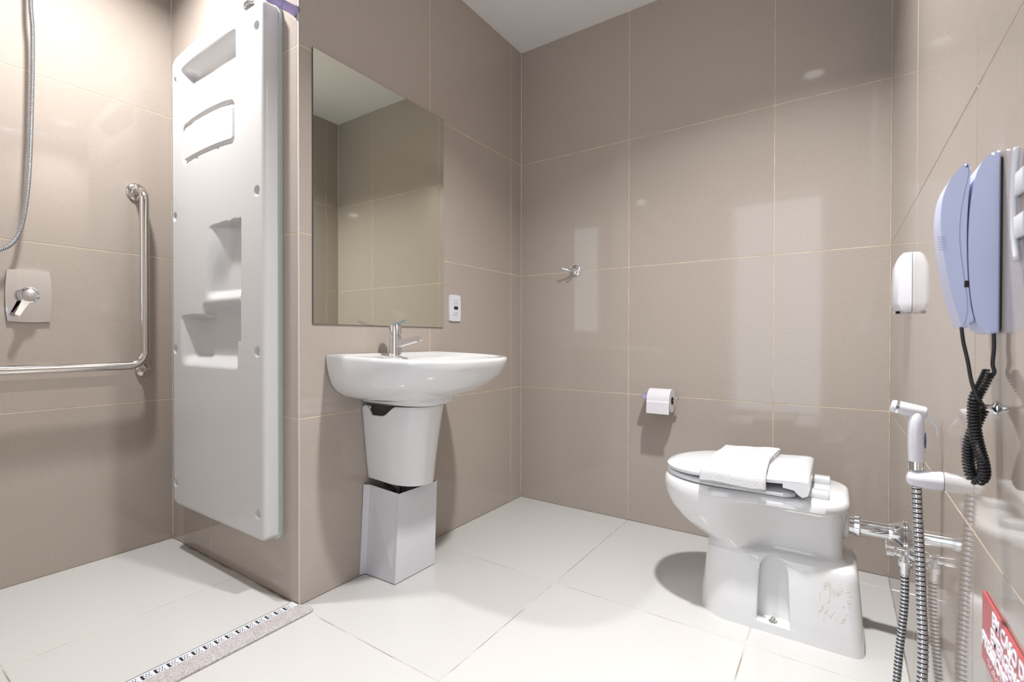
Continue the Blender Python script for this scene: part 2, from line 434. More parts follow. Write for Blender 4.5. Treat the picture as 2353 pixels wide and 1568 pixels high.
bd = [g[0] for g in grid]+grid[-1][1:]+[g[-1] for g in reversed(grid[:-1])]+[v for v in reversed(grid[0][1:-1])]
ce = Vector(((XL+XR)/2, 0, 1.08))
prev = bd
for yo, infl in ((.030, 1.0), (.012, 1.004), (.012, 1.001)):
    ring = []
    for v in bd:
        ring.append(bm.verts.new((ce.x+(v.co.x-ce.x)*(1+(infl-1)*1.5), YE-yo, ce.z+(v.co.z-ce.z)*(1+(infl-1)*.6))))
    for k in range(len(bd)): bm.faces.new((prev[k], prev[(k+1) % len(bd)], ring[(k+1) % len(bd)], ring[k]))
    prev = ring
edge_pts = [(v.co.x, v.co.z) for v in prev[::1]]
body = keep(new_obj('panel_body', bm, 'acrylic', None, True, 70), t)
bm = B(); pts = [(ce.x+(x-ce.x)*1.022, ce.z+(z-ce.z)*1.004) for x, z in edge_pts[::4]]
prism(bm, pts, 'xz', YE-.0118, YE-.0005); keep(new_obj('edge_gasket', bm, 'gasket'), t)
for hx in (-.137, XL+.030):
    for hz in (1.875, 1.340, .815, .285):
        bm = B(); lathe(bm, (hx, YE-O+.0115, hz), (0, -1, 0), [(0, .0105), (.0015, .0105), (.0025, .008), (.003, 0)], 20); keep(new_obj('screw_cap', bm, 'plastic', None, True, 50), t)
bm = B(); box(bm, (-.205, YE-O+.004, 1.955), (-.160, YE-O-.004, 1.972), .002); box(bm, (-.165, YE-O-.001, 1.962), (-.157, YE-O-.009, 1.985), .002)
keep(new_obj('latch', bm, 'chrome', None, True, 40), t)

# ------------------------------------------------------------------ lilac curtain rod
p0, p1 = Vector((-.0135, YE-.0006, 1.909)), Vector((-.004, -1.4, 1.897))
dr = (p1-p0).normalized(); L = (YE-YR-.002)/abs(dr.y)
t = empty('curtain_rod', p0); tag(t, 'lilac translucent plastic rod end mounted above the white shower panel', 'rod')
def at(s): return p0+dr*s
bm = B(); lathe(bm, p0, dr, [(0, .0155), (.014, .0155), (.0145, .0145), (.055, .0142), (.0555, .0170), (.060, .0170), (.0605, .0135), (.080, .0135), (.081, .0150), (.10, .0150)], 24)
keep(new_obj('end_sleeve', bm, 'lilac', None, True, 40), t)
bm = B(); tube(bm, [at(.09), at(L)], .0125, 20); keep(new_obj('rod_tube', bm, 'lilac', None, True, 40), t)
bm = B(); lathe(bm, p0, dr, [(0, .0165), (.0018, .0165), (.0018, .012), (0.002, 0)], 24); keep(new_obj('contact_shade_ring', bm, 'darkgap', None, True, 40), t)  # dark ring put in for the contact shade where the rod meets the wall

# ------------------------------------------------------------------ grab bar
t = empty('grab_bar', (XS, -1.44, 1.45)); tag(t, 'polished steel L-shaped grab bar on the shower side wall', 'grab bar')
gx, gy, gz = XS+.078, -1.443, .752
def arcpts(c, a, b, r, n=8):   # quarter arc from direction a to direction b about c
    c, a, b = Vector(c), Vector(a), Vector(b)
    return [c+a*r*math.cos(k/n*PI/2)+b*r*math.sin(k/n*PI/2) for k in range(n+1)]
zt_ = 1.452
P = [Vector((XS+.004, gy, zt_))]
P += arcpts((gx-.045, gy, zt_-.045), (0, 0, 1), (1, 0, 0), .045)
P += arcpts((gx, gy-.055, gz+.055), (0, 1, 0), (0, 0, -1), .055)
P += [Vector((gx, gy-.35, gz))]+arcpts((gx-.045, -2.10+.0, gz), (1, 0, 0), (0, -1, 0), .045)+[Vector((XS+.004, -2.145, gz))]
bm = B(); tube(bm, P, .0158, 24); keep(new_obj('bar', bm, 'steel', None, True, 50), t)
for fy_, fz in ((gy, zt_), (-2.145, gz)):
    bm = B(); lathe(bm, (XS+.0005, fy_, fz), (1, 0, 0), [(0, .037), (.003, .037), (.009, .033), (.011, .017), (.011, 0)], 32); keep(new_obj('flange', bm, 'steel', None, True, 50), t)
bm = B(); lathe(bm, (XS+.0005, -1.425, .728), (1, 0, 0), [(0, .027), (.003, .027), (.012, .022), (.015, .011), (.015, 0)], 32); keep(new_obj('flange', bm, 'steel', None, True, 50), t)
bm = B(); tube(bm, spline([(XS+.008, -1.425, .728), (XS+.035, -1.425, .730), (XS+.060, -1.430, .742), (gx, -1.452, gz+.012)], 5), [.012]*16, 16); keep(new_obj('support_stem', bm, 'steel', None, True, 50), t)

# ------------------------------------------------------------------ shower mixer
t = empty('shower_mixer', (XS, -1.763, 1.006)); tag(t, 'square chrome shower mixer plate with round lever knob on the side wall', 'shower valve')
out = []
yc, zc, hw, hh = -1.764, 1.007, .0545, .0885
for i in range(13): u = i/12*2-1; out.append((yc+hw+.005*(1-u*u), zc+hh*u))
for i in range(1, 12): u = 1-i/12*2; out.append((yc+hw*u, zc+hh+.003*(1-u*u)))
for i in range(13): u = 1-i/12*2; out.append((yc-hw-.005*(1-u*u), zc+hh*u))
for i in range(1, 12): u = -1+i/12*2; out.append((yc+hw*u, zc-hh-.003*(1-u*u)))
bm = B(); prism(bm, out, 'yz', XS+.0005, XS+.0085); bevel_all(bm, .0022, 2, 60); keep(new_obj('cover_plate', bm, 'chrome', None, True, 20), t)
kc = Vector((XS, -1.769, 1.009))
bm = B(); lathe(bm, kc+Vector((.0085, 0, 0)), (1, 0, 0), [(0, .026), (.006, .026), (.007, .0235), (.022, .0235)], 32); keep(new_obj('collar', bm, 'chrome', None, True, 40), t)
bm = B(); lathe(bm, kc+Vector((.030, 0, 0)), (1, 0, 0), [(0, .026), (.010, .0275), (.014, .026), (.0155, .022), (.016, 0)], 36)
knob = keep(new_obj('knob', bm, 'chrome', None, True, 40), t)
bm = B()
d_ = Vector((0, -.42, -.90)).normalized(); n_ = Vector((1, 0, 0)); s_ = d_.cross(n_)
secs = []
for u, wd_, xo in ((0, .013, .040), (.03, .010, .042), (.055, .0078, .045), (.078, .0070, .048)):
    c = kc+d_*u; c.x = XS+xo
    secs.append([c+s_*wd_-n_*.004, c+s_*wd_+n_*.003, c-s_*wd_+n_*.003, c-s_*wd_-n_*.004])
loft(bm, secs); bevel_all(bm, .001, 1, 50); keep(new_obj('lever', bm, 'chrome', None, True, 40), t)

# ------------------------------------------------------------------ corrugated hoses
def hose(name, path, r, pitch, parent, depthf=.16, n=14, m='chrome'):
    # resample
    pts = spline(path, 10); L = [0]
    for a, b in zip(pts, pts[1:]): L.append(L[-1]+(b-a).length)
    tot = L[-1]; step = pitch/6; N = int(tot/step); bm = B(); out, rad = [], []; k = 0
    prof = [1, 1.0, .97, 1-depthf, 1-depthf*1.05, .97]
    for i in range(N+1):
        s = i*step
        while k < len(L)-2 and L[k+1] < s: k += 1
        f = (s-L[k])/max(1e-9, L[k+1]-L[k]); out.append(pts[k].lerp(pts[k+1], min(1, f))); rad.append(r*prof[i % 6])
    tube(bm, out, rad, n)
    dark = M['black']; o = new_obj(name, bm, m, None, True, 80)
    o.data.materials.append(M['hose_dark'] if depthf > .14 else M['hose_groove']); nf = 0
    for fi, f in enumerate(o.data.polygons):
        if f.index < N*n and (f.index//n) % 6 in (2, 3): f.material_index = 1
    return keep(o, parent)
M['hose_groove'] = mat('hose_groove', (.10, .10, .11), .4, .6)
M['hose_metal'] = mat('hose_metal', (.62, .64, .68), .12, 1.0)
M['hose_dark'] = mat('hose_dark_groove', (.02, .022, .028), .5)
t = empty('shower_hose', (XS+.05, -1.765, 2.15)); tag(t, 'ribbed chrome shower hose hanging in a loop beside the side wall mixer', 'hose')
hx = XS+.05
def shp(px, py): # straight-on plane mapping of measured points (y, z) on the plane x=XS+.05
    return (hx, px, py)
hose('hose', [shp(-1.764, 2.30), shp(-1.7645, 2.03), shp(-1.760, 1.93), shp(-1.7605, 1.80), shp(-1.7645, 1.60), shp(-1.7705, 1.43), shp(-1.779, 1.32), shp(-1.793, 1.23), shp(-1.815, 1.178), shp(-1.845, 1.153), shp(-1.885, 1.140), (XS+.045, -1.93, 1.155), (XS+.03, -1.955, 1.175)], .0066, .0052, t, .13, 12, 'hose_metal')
bm = B(); lathe(bm, (XS+.0005, -1.957, 1.185), (1, 0, 0), [(0, .025), (.004, .024), (.006, .012), (.032, .011), (.034, 0)], 24); keep(new_obj('wall_outlet', bm, 'chrome', None, True, 50), t)
bm = B(); lathe(bm, (XS+.0005, -1.764, 2.31), (1, 0, 0), [(0, .022), (.006, .020), (.008, .010), (.05, .012), (.062, .012)], 24); keep(new_obj('upper_bracket', bm, 'chrome', None, True, 50), t)

# ------------------------------------------------------------------ mirror
bm = B(); my0, my1, mz0, mz1 = -1.2695, -.6325, .9075, 1.8125
box(bm, (.0012, my0, mz0), (.0055, my1, mz1), .0008, 1)
mo = new_obj('wall_mirror', bm, 'mirror_edge'); mo.data.materials.append(M['mirror'])
for f in mo.data.polygons:
    if f.normal.x > .99: f.material_index = 1
mo.rotation_euler.z = math.radians(.11); mo.location.x = -.0017
tag(mo, 'tall rectangular frameless mirror on the tiled wall above the basin', 'mirror')

# ------------------------------------------------------------------ basin
SY = -.952
def sink_outline(w, xf, z, x0=.0035, n=44, flat=.40, p=2.35, yc=SY):
    pts = []
    xa = x0+(xf-x0)*flat
    for i in range(9): pts.append((lerp(x0, xa, i/9), yc-w*(1-.035*(1-i/9)), z))
    for i in range(n+1):
        a = -PI/2+PI*i/n; c, s = math.cos(a), math.sin(a)
        pts.append((xa+(xf-xa)*abs(c)**(2/p), yc+w*math.copysign(abs(s)**(2/p), s), z))
    for i in range(9): pts.append((lerp(xa, x0, (i+1)/9), yc+w*(1-.035*((i+1)/9)), z))
    return pts
t = empty('wash_basin', (0, SY, .8)); tag(t, 'white ceramic wall-hung wash basin below the mirror', 'wash basin')
ZR = .7985
secs = []
outer = [(.630, .085, .165), (.640, .115, .205), (.643, .150, .240), (.648, .172, .272), (.660, .205, .322), (.680, .236, .376), (.705, .256, .418), (.735, .268, .449), (.765, .2745, .467), (.785, .2775, .474), (.794, .2770, .475), (.7985, .2740, .471)]
for z, w_, xf in outer: secs.append(sink_outline(w_, xf, z, p=2.35+.3*sstep(.66, .76, z)))
inner = [(.7985, .264, .459, .012), (.7930, .2595, .453, .018), (.7900, .256, .449, .020)]
for z, w_, xf, x0 in inner: secs.append(sink_outline(w_, xf, z, x0))
for z, w_, xf, x0 in [(.7885, .250, .440, .118), (.780, .238, .416, .128), (.760, .222, .395, .138), (.730, .190, .350, .150), (.705, .140, .300, .170), (.695, .080, .260, .190), (.692, .020, .235, .215)]:
    secs.append(sink_outline(w_, xf, z, x0, flat=.2 if x0 > .1 else .4, p=2.2))
secs = [[(x, y, z+sstep(.70, .795, z)*((.0075-.012*x/.46) if z > .7899 else (.004-.008*x/.46))) for x, y, z in sc] for sc in secs]
bm = B(); loft(bm, secs); basin = keep(new_obj('bowl', bm, 'porcelain', None, True, 55), t)
# underside collar above the pedestal
bm = B(); loft(bm, [sink_outline(.092, .258, .6225), sink_outline(.112, .285, .630), sink_outline(.126, .302, .640), sink_outline(.130, .302, .655)]); keep(new_obj('collar', bm, 'porcelain', None, True, 50), t)
bm = B(); lathe(bm, (.225, SY, .6925), (0, 0, 1), [(0, .022), (.0015, .021), (.0015, .014), (.0006, .013), (.0006, 0)], 24); keep(new_obj('drain_ring', bm, 'chrome', None, True, 50), t)
# semi pedestal (open at the back, top corners scooped)
t2 = empty('semi_pedestal', (0, SY, .33)); tag(t2, 'white ceramic half pedestal on the wall under the wash basin', 'pedestal')
bm = B(); NA, NZP = 72, 20; rin, rout = [], []
def ped(a, z, off=0):
    q = (z-.335)/(.622-.335)
    w_ = lerp(.090, .122, q**.8)-off; xf = lerp(.214, .252, max(0, q)**1.5)-off
    c, s = math.cos(a), math.sin(a); p = 2.5
    return Vector((xf*abs(c)**(2/p)*1.0+.002, SY+.003+w_*math.copysign(abs(s)**(2/p), s), z))
go, gi = [], []
for i in range(NA+1):
    a = -PI/2+PI*i/NA
    k = abs(i-NA/2)/(NA/2)                 # 0 front .. 1 wall
    ztp = .6215 - .036*sstep(.62, .80, k)*(1-sstep(.925, .960, k)) - .008*sstep(.965, 1, k)
    zbt = .337+.010*sstep(.6, 1, k)
    rowo, rowi = [], []
    for j in range(NZP+1):
        z = lerp(zbt, ztp, j/NZP)
        rowo.append(bm.verts.new(ped(a, z))); rowi.append(bm.verts.new(ped(a, z, .012)))
    go.append(rowo); gi.append(rowi)
for g, fl in ((go, 0), (gi, 1)):
    for a, b in zip(g, g[1:]):
        for j in range(NZP): bm.faces.new((a[j], b[j], b[j+1], a[j+1]) if not fl else (a[j+1], b[j+1], b[j], a[j]))
for i in range(NA):
    bm.faces.new((go[i][0], gi[i][0], gi[i+1][0], go[i+1][0])); bm.faces.new((go[i][-1], go[i+1][-1], gi[i+1][-1], gi[i][-1]))
for i in (0, NA):
    for j in range(NZP): bm.faces.new((go[i][j], go[i][j+1], gi[i][j+1], gi[i][j]))
bmesh.ops.recalc_face_normals(bm, faces=bm.faces)
es = [e for e in bm.edges if len(e.link_faces) == 2 and e.calc_face_angle(0) > 1.0]
bmesh.ops.bevel(bm, geom=es, offset=.0035, segments=3, profile=.5, affect='EDGES')
keep(new_obj('shell', bm, 'porcelain', None, True, 60), t2)
# waste pipes hidden behind the pedestal and the cover
t3 = empty('basin_trap', (.1, SY, .3)); tag(t3, 'chrome trap and dark supply hose behind the half pedestal and pipe cover', 'pipe')
bm = B(); tube(bm, [(.11, SY, .62), (.11, SY, .34)], .016, 16); lathe(bm, (.11, SY, .36), (0, 0, -1), [(0, .022), (.03, .024), (.032, .028), (.08, .028), (.09, .020), (.10, 0)], 24); keep(new_obj('bottle_trap', bm, 'chrome', None, True, 50), t3)
bm = B(); tube(bm, [(.11, SY, .30), (.0008, SY, .30)], .015, 16); keep(new_obj('waste_pipe', bm, 'chrome', None, True, 50), t3)
bm = B(); tube(bm, spline([(.02, SY-.045, .36), (.05, SY-.05, .33), (.085, SY-.04, .30), (.07, SY-.035, .26), (.012, SY-.035, .22)], 6), .006, 10); keep(new_obj('supply_hose', bm, 'black', None, True), t3)
bm = B(); lathe(bm, (.0008, SY-.098, .607), (1, 0, 0), [(0, .011), (.02, .011), (.024, .009), (.030, .004), (.030, 0)], 20); keep(new_obj('fixing_bolt', bm, 'chrome', None, True, 50), t3)

# ------------------------------------------------------------------ faucet
FX, FY = .078, -.979
t = empty('basin_faucet', (FX, FY, .79)); tag(t, 'chrome single-lever mixer tap on the back of the wash basin', 'faucet')
bm = B(); lathe(bm, (FX, FY, .7902), (0, 0, 1), [(0, .0245), (.002, .0250), (.004, .0232), (.080, .0218), (.0815, .0205), (.0835, .0205)], 40); keep(new_obj('body', bm, 'chrome', None, True, 35), t)
bm = B(); lathe(bm, (FX, FY, .8730), (0, 0, 1), [(0, .0198), (.002, .0222), (.036, .0222), (.0385, .0205), (.039, 0)], 40); keep(new_obj('cartridge_cap', bm, 'chrome', None, True, 35), t)
def bar4(pts, w, h, m, name, par, bev=.003):
    bm = B(); secs = []
    for i, (p, ww, hh_) in enumerate(zip(pts, w, h)):
        p = Vector(p); dd = (Vector(pts[min(i+1, len(pts)-1)])-Vector(pts[max(0, i-1)])).normalized()
        sd = Vector((0, 1, 0)) if abs(dd.y) < .9 else Vector((1, 0, 0)); upv = dd.cross(sd).normalized()
        secs.append([p+sd*ww+upv*hh_, p-sd*ww+upv*hh_, p-sd*ww-upv*hh_, p+sd*ww-upv*hh_])
    loft(bm, secs); bevel_all(bm, bev, 3, 50); return keep(new_obj(name, bm, m, None, True, 40), par)
bar4([(FX+.004, FY, .838), (FX+.07, FY, .851), (FX+.128, FY, .862)], [.0135, .0125, .0115], [.0125, .0105, .0085], 'chrome', 'spout', t, .005)
bm = B(); lathe(bm, (FX+.113, FY, .851), (0, 0, 1), [(-.001, .007), (.004, .007)], 16); keep(new_obj('aerator', bm, 'black', None, True, 40), t)
bar4([(FX-.004, FY, .908), (FX+.03, FY, .916), (FX+.058, FY, .926)], [.010, .008, .0065], [.005, .0042, .004], 'chrome', 'lever', t, .0025)
# dried residue where something stood on the basin deck
bm = B(); random.seed(3)
for i in range(16):
    x, y = .055+random.gauss(0, .010), -1.13+random.gauss(0, .018); s = random.uniform(.0015, .004)
    lathe(bm, (x, y, .7897), (0, 0, 1), [(0, s), (.0012, s*.6), (.0015, 0)], 7)
o = new_obj('dried_residue', bm, 'dirt'); tag(o, 'dried brownish residue spots on the left of the basin deck', 'residue', None, 'stuff')

# ------------------------------------------------------------------ pipe cover (bent white sheet)
t = None
bm = B(); th = .0016
bot = [(.0015, -1.083), (.0075, -1.060), (.158, -1.054), (.160, -.858), (.004, -.856)]
pl = [(.0012, -1.0800), (.0105, -1.0590), (.157, -1.0540), (.1605, -.8570), (.003, -.8560)]
plt = [(.0035, -1.0640), (.0235, -1.0520), (.157, -1.0350), (.1605, -.8430), (.003, -.8420)]
zb_, zt2_ = .003, [.328, .328, .3135, .3155, .326]
n = len(pl)
def offs(P_, d):
    out = []
    for i in range(len(P_)):
        a = Vector(P_[max(0, i-1)]); b = Vector(P_[min(len(P_)-1, i+1)]); tt = (b-a).normalized(); out.append((P_[i][0]-tt.y*d, P_[i][1]+tt.x*d))
    return out
pi, pti = offs(pl, th*1.4), offs(plt, th*1.4)
vo = [[bm.verts.new((*pl[i], zb_)), bm.verts.new((*plt[i], zt2_[i]))] for i in range(n)]
vi = [[bm.verts.new((*pi[i], zb_)), bm.verts.new((*pti[i], zt2_[i]))] for i in range(n)]
for i in range(n-1):
    bm.faces.new((vo[i][0], vo[i+1][0], vo[i+1][1], vo[i][1])); bm.faces.new((vi[i][1], vi[i+1][1], vi[i+1][0], vi[i][0]))
    bm.faces.new((vo[i][1], vo[i+1][1], vi[i+1][1], vi[i][1])); bm.faces.new((vo[i][0], vi[i][0], vi[i+1][0], vo[i+1][0]))
for i in (0, n-1): bm.faces.new((vo[i][0], vo[i][1], vi[i][1], vi[i][0]))
o = new_obj('pipe_cover', bm, 'cover'); tag(o, 'white bent sheet metal pipe cover standing on the floor under the basin', 'pipe cover')

# ------------------------------------------------------------------ power outlet
t = empty('power_outlet', (0, -.557, .997)); tag(t, 'white double power outlet plate on the wall right of the mirror', 'outlet')
out = []; yc, zc, hw, hh = -.5572, .9970, .0365, .0575
for i in range(9): u = i/8*2-1; out.append((yc+hw+.0025*(1-u*u), zc+hh*u))
for i in range(1, 8): u = 1-i/8*2; out.append((yc+hw*u, zc+hh+.002*(1-u*u)))
for i in range(9): u = 1-i/8*2; out.append((yc-hw-.0025*(1-u*u), zc+hh*u))
for i in range(1, 8): u = -1+i/8*2; out.append((yc+hw*u, zc-hh-.002*(1-u*u)))
bm = B(); prism(bm, out, 'yz', .0004, .0075); bevel_all(bm, .002, 2, 60); keep(new_obj('face_plate', bm, 'plastic', None, True, 30), t)
for dz in (.0215, -.0205):
    bm = B(); box(bm, (.0068, yc-.014, zc+dz-.0105), (.0086, yc+.020, zc+dz+.0105), .0006, 1); so = keep(new_obj('socket', bm, 'plastic'), t)
    for dy, dzz in ((-.0085, 0), (.003, -.003), (.0115, 0)):
        bm = B(); lathe(bm, (.0080, yc+dy, zc+dz+dzz), (1, 0, 0), [(0, .0019), (.0009, .0019)], 10); q = new_obj('pin_hole', bm, 'darkgap'); q.parent = so
    bm = B(); box(bm, (.0071, yc-.014, zc+dz+(.0117 if dz > 0 else -.0123)), (.0079, yc+.020, zc+dz+(.0123 if dz > 0 else -.0117))); keep(new_obj('seam', bm, 'mirror_edge'), t)
bm = B(); box(bm, (.0066, yc-.008, zc-.0065), (.0087, yc+.0185, zc+.0070), .0006, 1); keep(new_obj('black_module', bm, 'black'), t)

# ------------------------------------------------------------------ robe hook
t = empty('robe_hook', (.3285, 0, 1.203)); tag(t, 'small round chrome robe hook on the back wall', 'hook')
bm = B(); lathe(bm, (.3285, -.0004, 1.2035), (0, -1, 0), [(0, .0285), (.003, .0285), (.007, .025), (.010, .017), (.0115, 0)], 36); keep(new_obj('base', bm, 'chrome', None, True, 40), t)
for ex in ((.2790, -.050, 1.213), (.3330, -.055, 1.212)):
    bm = B(); a = Vector((.3285, -.009, 1.202)); b = Vector(ex); m_ = (a+b)/2+Vector((0, -.006, -.003))
    tube(bm, spline([a, m_, b, b+Vector((-.003, -.003, .006))], 5), [.0055]*6+[.0045]*6+[.0042, .0046, .005, .0050], 14); keep(new_obj('prong', bm, 'chrome', None, True, 50), t)
# ------------------------------------------------------------------ toilet paper and holder
t = empty('paper_holder', (.705, 0, .60)); tag(t, 'chrome toilet paper holder with round post on the back wall', 'paper holder')
hz_ = .603
bm = B(); lathe(bm, (.709, -.0005, hz_), (0, -1, 0), [(0, .0150), (.078, .0150), (.080, .0140), (.0802, 0)], 28); keep(new_obj('post', bm, 'chrome', None, True, 40), t)
bm = B(); lathe(bm, (.709, -.0800, hz_), (0, -1, 0), [(0, .0112), (.0012, .0108), (.0013, 0)], 28); keep(new_obj('post_cap', bm, 'lilac', None, True, 40), t)
bm = B(); tube(bm, [(.712, -.062, hz_), (.846, -.062, hz_)], .0052, 14); lathe(bm, (.842, -.062, hz_), (1, 0, 0), [(0, .0052), (.001, .0085), (.006, .0095), (.010, .0075), (.012, 0)], 18); keep(new_obj('arm', bm, 'chrome', None, True, 50), t)
t = empty('toilet_roll', (.785, -.062, .58)); tag(t, 'white toilet paper roll hanging on the chrome holder', 'toilet roll')
RX0, RX1, RR, RI = .7300, .8280, .0510, .0200; RC = Vector((0, -.062, hz_-RI+.0055))
bm = B(); n = 48; rings = []
for x, r in ((RX0, RI), (RX0, RR), (RX1, RR), (RX1, RI)):
    rings.append([bm.verts.new((x, RC.y+r*math.cos(2*PI*k/n), RC.z+r*math.sin(2*PI*k/n))) for k in range(n)])
for a, b in zip(rings, rings[1:]+rings[:1]):
    for k in range(n): bm.faces.new((a[k], a[(k+1) % n], b[(k+1) % n], b[k]))
keep(new_obj('paper', bm, 'paper', None, True, 40), t)
bm = B(); rings = []
for x, r in ((RX0+.0005, RI-.0012), (RX1-.0005, RI-.0012), (RX1-.0005, RI), (RX0+.0005, RI)):
    rings.append([bm.verts.new((x, RC.y+r*math.cos(2*PI*k/n), RC.z+r*math.sin(2*PI*k/n))) for k in range(n)])
for a, b in zip(rings, rings[1:]+rings[:1]):
    for k in range(n): bm.faces.new((a[k], a[(k+1) % n], b[(k+1) % n], b[k]))
keep(new_obj('cardboard_core', bm, 'card', None, True, 40), t)
bm = B(); prev = None; K = 14      # loose sheet falling off the front
for j in range(K+1):
    if j < 7: a = math.radians(150+j*5); y, z = RC.y+(RR+.001)*math.cos(a), RC.z+(RR+.001)*math.sin(a)
    else: y, z = RC.y-RR-.001-.0012*(j-7)*.3, RC.z-(j-7)*.0078
    rag = .0012*math.sin(j*1.3)
    row = [bm.verts.new((lerp(RX0, RX1, i/24), y, z+(random.uniform(-.0009, .0009) if j == K else 0)-.004*(i/24)*(j == K)*0)) for i in range(25)]
    if prev:
        for i in range(24): bm.faces.new((prev[i], prev[i+1], row[i+1], row[i]))
    prev = row
keep(new_obj('loose_sheet', bm, 'paper', None, True), t)

# ------------------------------------------------------------------ toilet
TY = -.498
t = empty('toilet', (1.26, TY, 0)); tag(t, 'white ceramic floor-standing toilet with closed lid beside the right wall', 'toilet')
def toutline(xf, xm, w1, x2, w2, xb, rb, z, pf=2.15):
    half = []
    for i in range(20):
        a = PI/2*i/19; half.append((xm-(xm-xf)*abs(math.cos(a))**(2/pf), w1*abs(math.sin(a))**(2/pf)))
    for i in range(1, 11):
        u = i/10; half.append((lerp(xm, x2, u), lerp(w1, w2, sstep(0, 1, u))))
    rb = min(rb, w2*.98)
    for i in range(1, 5): half.append((lerp(x2, xb-rb, i/4), w2))
    for i in range(1, 9):
        a = PI/2*i/8; half.append((xb-rb+rb*math.sin(a), w2-rb+rb*math.cos(a)))
    half.append((xb, 0))
    return [(x, TY-w, z) for x, w in half]+[(x, TY+w, z) for x, w in reversed(half[1:-1])]
#      z     xf     xm     w1    x2     w2    xb    rb
ctl = [(.000, 1.052, 1.160, .126, 1.300, .126, 1.490, .030),
       (.060, 1.056, 1.165, .124, 1.300, .124, 1.488, .032),
       (.140, 1.066, 1.170, .119, 1.300, .119, 1.482, .034),
       (.195, 1.073, 1.172, .116, 1.300, .114, 1.477, .036),
       (.212, 1.075, 1.172, .115, 1.290, .111, 1.474, .036),
       (.220, 1.076, 1.172, .116, 1.250, .107, 1.470, .036),
       (.2255, 1.075, 1.170, .118, 1.240, .098, 1.462, .034),
       (.2300, 1.072, 1.168, .120, 1.240, .083, 1.449, .032),
       (.236, 1.064, 1.165, .125, 1.245, .077, 1.442, .030),
       (.252, 1.030, 1.150, .136, 1.270, .078, 1.440, .030),
       (.280, .988, 1.135, .150, 1.290, .084, 1.440, .032),
       (.318, .951, 1.125, .163, 1.300, .092, 1.441, .036),
       (.350, .937, 1.122, .170, 1.310, .100, 1.444, .040),
       (.368, .933, 1.120, .173, 1.315, .106, 1.446, .045),
       (.3745, .932, 1.120, .1735, 1.300, .118, 1.449, .060),
       (.3785, .932, 1.120, .174, 1.270, .150, 1.454, .085),
       (.384, .932, 1.120, .174, 1.265, .158, 1.456, .090),
       (.400, .934, 1.120, .173, 1.265, .158, 1.456, .090),
       (.409, .939, 1.120, .168, 1.265, .154, 1.451, .088),
       (.4115, .946, 1.122, .160, 1.265, .146, 1.443, .080)]
def rise(o):      # the rear deck climbs very slightly towards the wall
    return o
secs = []
for a, b in zip(ctl, ctl[1:]):
    k = max(1, int((b[0]-a[0])/.012))
    for j in range(k):
        q = [lerp(a[i], b[i], j/k) for i in range(8)]; secs.append(toutline(*q[1:], q[0]))
secs.append(toutline(*ctl[-1][1:], ctl[-1][0]))
bm = B(); loft(bm, secs); bmesh.ops.recalc_face_normals(bm, faces=bm.faces)
# arched recess for the floor bolt on each side, cut with a boolean
body = new_obj('ceramic_body', bm, 'porcelain', None, True, 50)
bmesh_c = B()
arc_o = [(1.318, .026), (1.312, .165)]+[(1.273+.038*math.cos(a), .176+.046*math.sin(a)) for a in [PI*i/10 for i in range(1, 10)]]+[(1.234, .165), (1.229, .026)]
for sgn in (-1, 1):
    lo, hi = sorted((TY+sgn*.084, TY+sgn*.150)); prism(bmesh_c, arc_o, 'xz', lo, hi)
bmesh.ops.recalc_face_normals(bmesh_c, faces=bmesh_c.faces)
bevel_all(bmesh_c, .006, 3, 60)
cut = new_obj('cutter', bmesh_c, 'porcelain')
md = body.modifiers.new('b', 'BOOLEAN'); md.object = cut; md.operation = 'DIFFERENCE'; md.solver = 'EXACT'
bv = body.modifiers.new('v', 'BEVEL'); bv.width = .003; bv.segments = 2; bv.limit_method = 'ANGLE'; bv.angle_limit = math.radians(50)
bpy.context.view_layer.update()
me = bpy.data.meshes.new_from_object(body.evaluated_get(bpy.context.evaluated_depsgraph_get()))
body.modifiers.clear(); body.data = me; bpy.data.objects.remove(cut)
for p_ in me.polygons: p_.use_smooth = True
keep(body, t)
for sgn in (-1, 1):
    bm = B(); by = TY+sgn*.104; lathe(bm, (1.272, by, .0262), (0, 0, 1), [(0, .0125), (.002, .0122), (.004, .007), (.010, .0065), (.013, .004), (.0135, 0)], 18); keep(new_obj('floor_bolt', bm, 'steel', None, True, 50), t)
# rear inlet boss
bm = B(); lathe(bm, (1.425, TY, .320), (1, 0, 0), [(0, .042), (.020, .042), (.026, .041), (.0285, .037), (.029, 0)], 32); keep(new_obj('inlet_boss', bm, 'porcelain', None, True, 50), t)
# seat ring
def egg(xf, xb, w, z, rb=.03, xm=1.13): return toutline(xf, xm, w, 1.24, w*.985, xb, rb, z, 2.1)
bm = B(); loft(bm, [egg(.948, 1.325, .158, .4135), egg(.941, 1.330, .165, .416), egg(.940, 1.330, .166, .424), egg(.945, 1.327, .161, .4285)]); keep(new_obj('seat', bm, 'seat', None, True, 45), t)
# lid, tilted up a little towards the hinges
def lidsec(xf, xb, w, z, xm=1.13):
    return [(x, y, z+.026*(x-.945)/.42) for x, y, z in egg(xf, xb, w, z, .02, xm)]
bm = B(); loft(bm, [lidsec(.948, 1.356, .165, .4305), lidsec(.941, 1.361, .172, .4325), lidsec(.940, 1.362, .173, .4415), lidsec(.946, 1.357, .168, .4475), lidsec(.965, 1.345, .150, .4500), lidsec(1.05, 1.28, .07, .4515)])
keep(new_obj('lid', bm, 'seat', None, True, 45), t)
